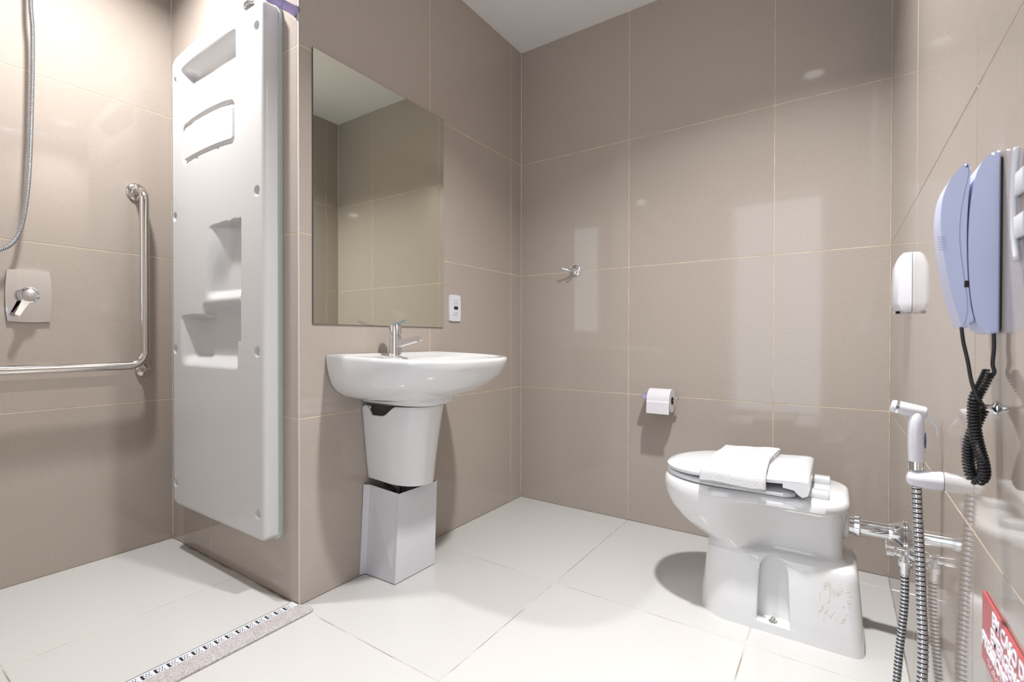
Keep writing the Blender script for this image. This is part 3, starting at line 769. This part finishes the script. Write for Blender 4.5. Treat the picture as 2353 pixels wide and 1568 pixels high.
# hinge barrel under the back of the lid and two mounting brackets
bm = B(); pr_ = [(1.300, .462), (1.362, .466), (1.366, .452), (1.360, .430), (1.348, .4235), (1.336, .430), (1.328, .440), (1.300, .444)]
prism(bm, pr_, 'xz', TY-.170, TY+.170); bevel_all(bm, .003, 2, 50); keep(new_obj('hinge_barrel', bm, 'seat', None, True, 40), t)
for hy in (TY+.088, TY-.088):
    bm = B(); box(bm, (1.340, hy-.024, .4105), (1.408, hy+.024, .4290), .004, 2); keep(new_obj('hinge_bracket', bm, 'seat', None, True, 40), t)
# adhesive residue patch on the side of the foot
bm = B(); random.seed(5)
for i in range(46):
    x, z = random.uniform(1.385, 1.452), random.uniform(.075, .185); l = random.uniform(.004, .014); a = random.uniform(.7, 1.2)
    wy = lambda z: TY-lerp(.126, .116, min(1, z/.195))-.0013
    p = [(x, z), (x+l*math.cos(a), z+l*math.sin(a)), (x+l*math.cos(a)+.0012, z+l*math.sin(a)), (x+.0012, z)]
    vs_ = [bm.verts.new((q[0], wy(q[1]), q[1])) for q in p]; bm.faces.new(vs_)
o = keep(new_obj('glue_residue', bm, 'soapmark'), t); o['kind'] = 'stuff'

# ------------------------------------------------------------------ folded towel on the lid
t = None
bm = B()
def lidz(x): return .4515+.026*(x-.945)/.42
NXT, NYT = 36, 70
tx0, tx1 = 1.085, 1.262
layers = []
def towel_sheet(bm, lift, ext, seedv, th=.0035):
    random.seed(seedv)
    y_edge = TY-.173; path = []
    ys0 = TY+.165
    tot = (ys0-y_edge)+.034+ext
    def pos(s):
        flat = ys0-y_edge-.006
        if s < flat: return (ys0-s, lift)
        r = .012+lift*.6; q = s-flat
        al = min(PI/2*.92, q/r)
        y = (ys0-flat)-r*math.sin(al); z = lift-r*(1-math.cos(al)); q2 = max(0, q-r*PI/2*.92)
        return (y-q2*.12, z-q2)
    g = []
    for sidef in (0, 1):
        gg = []
        for i in range(NXT+1):
            u = i/NXT; row = []
            for j in range(NYT+1):
                s = tot*j/NYT; y, z = pos(s)
                x = lerp(tx0, tx1, u)+.004*math.sin(j*.09+seedv)-.010*(j/NYT)*(1-u)*0
                x += -.006*(j/NYT)+.002*math.sin(u*3+j*.05)
                e = min(u, 1-u)*(tx1-tx0); e2 = min(1, e/.006)
                t_ = th*math.sqrt(max(.02, e2*(2-e2)))
                w_ = .0007*math.sin(x*90+y*50+seedv)+.0006*math.sin(y*130-x*40)
                hang = sstep(.0, .02, s-(ys0-y_edge-.006))
                z2 = lidz(x)+z+(w_+(t_ if sidef else 0))*(1-hang)+(.006*math.sin(u*PI*1.3+seedv*.5)-.004)*hang*sstep(0, 1, j/NYT)
                y2 = y-(w_+(t_ if sidef else 0))*hang
                row.append(bm.verts.new((x, y2, z2)))
            gg.append(row)
        g.append(gg)
    a, b = g
    for i in range(NXT):
        for j in range(NYT):
            bm.faces.new((a[i][j], a[i+1][j], a[i+1][j+1], a[i][j+1])); bm.faces.new((b[i][j+1], b[i+1][j+1], b[i+1][j], b[i][j]))
    for j in range(NYT):
        for i in (0, NXT): bm.faces.new((a[i][j], a[i][j+1], b[i][j+1], b[i][j]))
    for i in range(NXT):
        for j in (0, NYT): bm.faces.new((a[i][j], b[i][j], b[i+1][j], a[i+1][j]))
towel_sheet(bm, .0012, .002, 1, .0048); towel_sheet(bm, .0066, .005, 1.4, .0048); towel_sheet(bm, .0120, .008, 2, .0048)
o = new_obj('folded_towel', bm, 'towel', None, True, 70); tag(o, 'white folded terry towel draped over the closed toilet lid', 'towel')

# ------------------------------------------------------------------ flush pipe
t = empty('flush_pipe', (W, TY, .32)); tag(t, 'chrome horizontal flush pipe between the toilet and the right wall', 'pipe')
PZ = .3205
bm = B(); tube(bm, [(1.4548, TY, PZ), (W-.001, TY, PZ)], .0215, 28); keep(new_obj('pipe', bm, 'chrome', None, True, 50), t)
bm = B(); lathe(bm, (1.4545, TY, PZ), (1, 0, 0), [(0, .026), (.012, .026), (.0125, .030), (.024, .031), (.026, .029), (.027, .022)], 32); keep(new_obj('coupling_nut', bm, 'chrome', None, True, 30), t)
bm = B(); lathe(bm, (W-.0005, TY, PZ), (-1, 0, 0), [(0, .040), (.004, .040), (.006, .038), (.014, .029), (.026, .0245), (.034, .0235), (.034, .0216)], 36); keep(new_obj('wall_flange', bm, 'chrome', None, True, 40), t)

# ------------------------------------------------------------------ angle valve, bidet sprayer with hose
VY, VZ = -.790, .3690
t = empty('angle_valve', (W, VY, VZ)); tag(t, 'chrome angle valve with short handle low on the right wall', 'valve')
bm = B(); lathe(bm, (W-.0005, VY, VZ), (-1, 0, 0), [(0, .030), (.002, .030), (.008, .018), (.016, .0115), (.018, .0085), (.040, .0085)], 32); keep(new_obj('wall_flange', bm, 'chrome', None, True, 40), t)
bm = B(); lathe(bm, (W-.036, VY, VZ), (-1, 0, 0), [(-.015, .0095), (0, .0105), (.004, .0105), (.005, .0085), (.008, .0115), (.022, .0120), (.023, .0105)], 28); keep(new_obj('handle', bm, 'chrome', None, True, 35), t)
bm = B(); box(bm, (W-.060, VY-.006, VZ+.004), (W-.057, VY+.006, VZ+.022), .001, 2); keep(new_obj('lever_tab', bm, 'chrome', None, True, 40), t)
bm = B(); lathe(bm, (W-.024, VY, VZ+.004), (0, 0, -1), [(0, .009), (.022, .0105), (.0225, .0135), (.034, .0135), (.035, .0095), (.052, .009)], 28); keep(new_obj('outlet_nut', bm, 'chrome', None, True, 35), t)

SBY = -1.09; SZ = .610
t = empty('sprayer_bracket', (W, SBY, SZ)); tag(t, 'white plastic wall bracket holding the bidet sprayer on the right wall', 'bracket')
bm = B(); lathe(bm, (W-.0005, SBY, SZ), (-1, 0, 0), [(0, .0165), (.002, .0170), (.016, .0172), (.024, .0168), (.034, .0155), (.042, .0140), (.047, .0110), (.0495, .006), (.050, 0)], 32); keep(new_obj('holder_arm', bm, 'plastic', None, True, 50), t)
t = empty('bidet_sprayer', (1.545, SBY, .63)); tag(t, 'white hand bidet sprayer with chrome collar hanging on the right wall', 'bidet sprayer')
hx0 = 1.5435
bm = B(); secs = []
for z, rx, ry, dx in ((.641, .0115, .0115, 0), (.650, .0118, .0118, 0), (.670, .0122, .0125, -.0006), (.695, .0120, .0128, -.001), (.712, .0112, .0122, -.0008), (.722, .0095, .0105, 0), (.728, .0070, .008, .001)):
    secs.append([(hx0+dx+rx*math.cos(2*PI*k/28), SBY+ry*math.sin(2*PI*k/28), z) for k in range(28)])
loft(bm, secs); keep(new_obj('grip', bm, 'plastic', None, True, 50), t)
ha, hb = Vector((1.5090, SBY+.004, .7375)), Vector((1.5565, SBY+.004, .7270))
dd = (hb-ha).normalized(); LL = (hb-ha).length
bm = B(); lathe(bm, ha, dd, [(.006, .0118), (.0125, .0119), (.013, .0118), (LL-.002, .0118), (LL, .0095), (LL, 0)], 32); keep(new_obj('spray_head', bm, 'plastic', None, True, 50), t)
bm = B(); lathe(bm, ha+dd*.0055, dd, [(0, .0121), (.0040, .0121)], 32); keep(new_obj('chrome_ring', bm, 'chrome', None, True, 50), t)
bm = B(); lathe(bm, ha-dd*.0015, dd, [(0, 0), (0, .0085), (.0015, .0108), (.0065, .0116)], 32); keep(new_obj('nozzle', bm, 'plastic', None, True, 50), t)
bar4([hb+Vector((-.002, -.0, .003)), hb+Vector((.005, 0, -.010)), hb+Vector((.0135, 0, -.022)), hb+Vector((.0150, 0, -.039))], [.0055, .0050, .0048, .0042], [.0016, .0015, .0014, .0012], 'plastic', 'trigger', t, .0006)
bm = B(); lathe(bm, (hx0+.012, SBY, .6795), (1, 0, 0), [(0, .0075), (.0008, .0075), (.0015, 0)], 20)
for v in bm.verts: v.co.z = .6795+(v.co.z-.6795)*1.9
keep(new_obj('blue_button', bm, 'blue', None, True, 50), t)
bm = B(); tube(bm, [(hx0, SBY, .6265), (hx0, SBY, .641)], .0112, 28); keep(new_obj('chrome_collar', bm, 'chrome', None, True, 50), t)
t = empty('bidet_hose', (1.545, SBY, .59)); tag(t, 'long ribbed chrome bidet hose from the sprayer down to the angle valve', 'hose')
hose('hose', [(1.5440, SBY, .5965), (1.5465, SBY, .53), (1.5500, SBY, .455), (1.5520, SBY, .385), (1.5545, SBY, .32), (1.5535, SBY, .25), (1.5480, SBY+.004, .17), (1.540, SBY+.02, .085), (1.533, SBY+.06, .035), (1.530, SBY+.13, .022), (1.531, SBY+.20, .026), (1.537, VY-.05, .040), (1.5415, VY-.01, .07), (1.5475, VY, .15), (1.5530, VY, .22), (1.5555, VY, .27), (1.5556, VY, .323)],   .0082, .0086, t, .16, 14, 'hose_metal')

# ------------------------------------------------------------------ soap dispenser on the right wall
t = empty('soap_dispenser', (W, -.57, 1.0)); tag(t, 'small white plastic soap dispenser on the right wall near the back corner', 'soap dispenser')
DYC, DHW = -.5725, .0620
def disp_sec(z, hw, o, ch):   # outline at height z
    x1, x2 = W-.0006, W-o
    return [(x1, DYC-hw, z), (x2+ch, DYC-hw, z), (x2, DYC-hw+ch*1.8, z), (x2, DYC+hw-ch*1.8, z), (x2+ch, DYC+hw, z), (x1, DYC+hw, z)]
bm = B(); secs = [disp_sec(.930, DHW*.92, .019, .006), disp_sec(.934, DHW*.96, .027, .007), disp_sec(.954, DHW, .0365, .0085), disp_sec(1.050, DHW*.98, .0320, .008), disp_sec(1.074, DHW*.95, .0235, .006), disp_sec(1.081, DHW*.90, .0165, .005)]
loft(bm, secs); bevel_all(bm, .0018, 2, 18); keep(new_obj('housing', bm, 'plastic', None, True, 30), t)
bm = B(); box(bm, (W-.032, DYC-.024, .9262), (W-.012, DYC+.024, .9345), .002, 2); keep(new_obj('push_lever', bm, 'plastic', None, True, 40), t)
bm = B(); lathe(bm, (W-.026, DYC-.03, .9325), (0, 0, -1), [(0, .005), (.006, .004), (.0062, 0)], 14); keep(new_obj('nozzle', bm, 'darkgap', None, True, 40), t)

# ------------------------------------------------------------------ intercom phone
PY = -1.456      # near flank of the phone
PWD = .058       # width along the wall (towards the back wall)
t = empty('intercom_phone', (W, PY+.03, .97)); tag(t, 'pale lilac blue wall intercom phone with handset on the right wall', 'phone')
base_o = [(0, .868), (.0065, .8660), (.013, .8690), (.0185, .8780), (.0225, .8950), (.0255, .9250), (.0268, .9650), (.0262, 1.0000), (.0240, 1.0300), (.0205, 1.0510), (.0155, 1.0640), (.009, 1.0715), (.003, 1.0740), (0, 1.0740)]
def flank(bm, outl, y0, y1, bev):
    pts = [(W-.0018-o, z) for o, z in outl]; prism(bm, pts, 'xz', y0, y1)
    if bev:
        es = [e for e in bm.edges if abs(e.verts[0].co.y-e.verts[1].co.y) < 1e-6 and e.is_valid]
        bmesh.ops.bevel(bm, geom=es, offset=bev, segments=3, profile=.6, affect='EDGES')
    return bm
smo = lambda o: [tuple(p)[:2] for p in spline([(a, b, 0) for a, b in o], 4)]
bm = B(); flank(bm, smo(base_o[1:-1])+[(0, 1.0740), (0, .8680)], PY, PY+PWD, .0040); keep(new_obj('base', bm, 'phone', None, True, 35), t)
bm = B(); box(bm, (W-.0022, PY+.002, .872), (W-.0004, PY+PWD-.002, 1.067)); keep(new_obj('gap_shade_plate', bm, 'black'), t)  # black plate put in for the shaded gap between phone and wall
hs_out = [(.0310, .8730), (.0345, .8850), (.0392, .9050), (.0438, .9300), (.0480, .9600), (.0508, .9900), (.0510, 1.0080), (.0492, 1.0280), (.0448, 1.0440), (.0375, 1.0570), (.0310, 1.0640), (.0270, 1.0655)]
hs_in = [(.0245, 1.0600), (.0256, 1.0450), (.0272, 1.0200), (.0281, .9900), (.0279, .9600), (.0268, .9300), (.0243, .9000), (.0220, .8860), (.0222, .8780), (.0270, .8735)]
bm = B(); flank(bm, smo(hs_out)+smo(hs_in), PY+.001, PY+PWD-.006, .0048); hs = keep(new_obj('handset', bm, 'phone', None, True, 35), t)
# seam line of the handset, black switch, speaker slots
bm = B(); seam = spline([(.0268, 0, 1.0640), (.0272, 0, 1.050), (.0305, 0, 1.030), (.0335, 0, 1.005), (.0340, 0, .975), (.0310, 0, .940), (.0275, 0, .910), (.0272, 0, .890), (.0300, 0, .8765)], 6)
M['seamgrey'] = mat('seam_grey', (.18, .20, .34), .5)
tube(bm, [(W-.0018-p.x, PY+.0012, p.z) for p in seam], .0004, 5); q = new_obj('seam', bm, 'seamgrey'); q.parent = hs
bm = B(); box(bm, (W-.0018-.0300, PY+.0003, .9205), (W-.0018-.0262, PY+.0030, .9285), .0004, 1); q = new_obj('switch', bm, 'black'); q.parent = hs
for k in range(6):
    bm = B(); box(bm, (W-.0018-.0535+.0002*k, PY-.0001+.0008, .9815-.0030*k), (W-.0018-.0462+.0002*k, PY+.0020, .9819-.0030*k)); q = new_obj('speaker_slot', bm, mat('slot_grey', (.25, .28, .45), .5) if k == 0 else bpy.data.materials['slot_grey']); q.parent = hs

# ------------------------------------------------------------------ coiled cord
t = empty('phone_cord', (W-.02, PY, .80)); tag(t, 'black coiled phone cord bundled on a hook below the intercom phone', 'cord')
cy = PY+.004
def wp(x, y, z): return Vector((x, y, z))
# two flat leads
bm = B(); tube(bm, spline([(1.5462, cy, .8745), (1.5480, cy, .857), (1.5515, cy-.002, .835), (1.5545, cy-.006, .810), (1.5590, cy-.010, .793), (1.5640, cy-.006, .7850), (1.5690, cy+.010, .7800)], 6), .0019, 8); keep(new_obj('handset_lead', bm, 'black', None, True), t)
bm = B(); tube(bm, spline([(1.5735, cy, .8690), (1.5738, cy, .850), (1.5728, cy, .832), (1.5742, cy, .824), (1.5732, cy, .8190), (1.5705, cy, .8175)], 6), .0019, 8); keep(new_obj('base_lead', bm, 'black', None, True), t)
def coil(path, R_, turns, wr, rr=None, K=14):
    pts = spline(path, 16); L = [0]
    for a, b in zip(pts, pts[1:]): L.append(L[-1]+(b-a).length)
    tot = L[-1]; out = []; N = int(turns*K); k = 0
    u = frame_of(pts[1]-pts[0])[0]
    for i in range(N+1):
        s = tot*i/N
        while k < len(L)-2 and L[k+1] < s: k += 1
        f = (s-L[k])/max(1e-9, L[k+1]-L[k]); p = pts[k].lerp(pts[k+1], f); d = (pts[k+1]-pts[k]).normalized()
        u = (u-d*u.dot(d)).normalized(); v = d.cross(u); a = 2*PI*i/K
        R2 = R_*(1+.0*math.sin(i))
        out.append(p+(u*math.cos(a)+v*math.sin(a))*R2)
    return out
bm = B()
c1 = coil([wp(1.5705, cy+.004, .8230), wp(1.5640, cy, .806), wp(1.5575, cy-.004, .790), wp(1.5565, cy-.006, .768), wp(1.5590, cy-.008, .744), wp(1.5645, cy-.008, .716), wp(1.5650, cy-.004, .702), wp(1.5610, cy, .6960), wp(1.5565, cy+.002, .7000), wp(1.5540, cy+.004, .716), wp(1.5550, cy+.006, .738), wp(1.5610, cy+.008, .762), wp(1.5670, cy+.010, .779)], .0048, 62, .0013)
tube(bm, c1, .0016, 6); keep(new_obj('coil', bm, 'black', None, True), t)
bm = B(); lathe(bm, (W-.0004, cy+.018, .7800), (-1, 0, 0), [(0, .008), (.002, .0075), (.004, .004), (.012, .0035), (.013, .005), (.0145, .005), (.0155, 0)], 20); o = new_obj('cord_hook', bm, 'chrome', None, True, 50); tag(o, 'tiny chrome hook on the right wall carrying the coiled cord', 'hook')

# ------------------------------------------------------------------ white bracket at the right edge
t = empty('wall_clip', (W, -1.515, 1.0)); tag(t, 'white plastic clip on the right wall at the picture edge beside the phone', 'clip')
cyy = -1.543
bm = B(); tube(bm, spline([(W-.004, cyy+.018, 1.055), (W-.004, cyy+.024, 1.035), (W-.004, cyy+.028, 1.0), (W-.004, cyy+.024, .965), (W-.004, cyy+.016, .94)], 6), .0028, 10); keep(new_obj('strap', bm, 'plastic', None, True), t)
for z in (1.018, .974):
    bm = B(); box(bm, (W-.0050, cyy-.005, z-.0115), (W-.0005, cyy+.033+(.004 if z < 1 else 0), z+.0115), .001, 2); keep(new_obj('clamp', bm, 'plastic', None, True, 40), t)

# ------------------------------------------------------------------ red sign
t = empty('wall_sign', (W, -1.48, .51)); tag(t, 'red emergency sign with white capital letters low on the right wall', 'sign')
bm = B(); box(bm, (W-.0032, -1.612, .4655), (W-.0006, -1.3935, .5485), .0004, 1); keep(new_obj('sign_plate', bm, 'red'), t)
rot = Matrix(((0, 0, -1), (-1, 0, 0), (0, 1, 0)))   # text x -> -y, text y -> +z, text z -> -x
for txt, y, z in (('EM CASO DE', -1.4430, .5285), ('EMERGÊNCIA', -1.4370, .5070), ('PRESSIONE', -1.3975, .4860)):
    mesh_text(txt, .0225, (W-.0036, y, z), rot, 'signtext', t, .0003, 'lettering', .0006)
bm = B(); random.seed(9)
for r_ in range(2):
    for i in range(22):
        y = -1.4240-i*.0050-r_*.004; z = .4775-r_*.0045
        if random.random() < .2: continue
        box(bm, (W-.0034, y-.0012, z-.0010), (W-.0031, y+.0006, z+.0012))
o = keep(new_obj('small_print', bm, 'signtext'), t); o['kind'] = 'stuff'
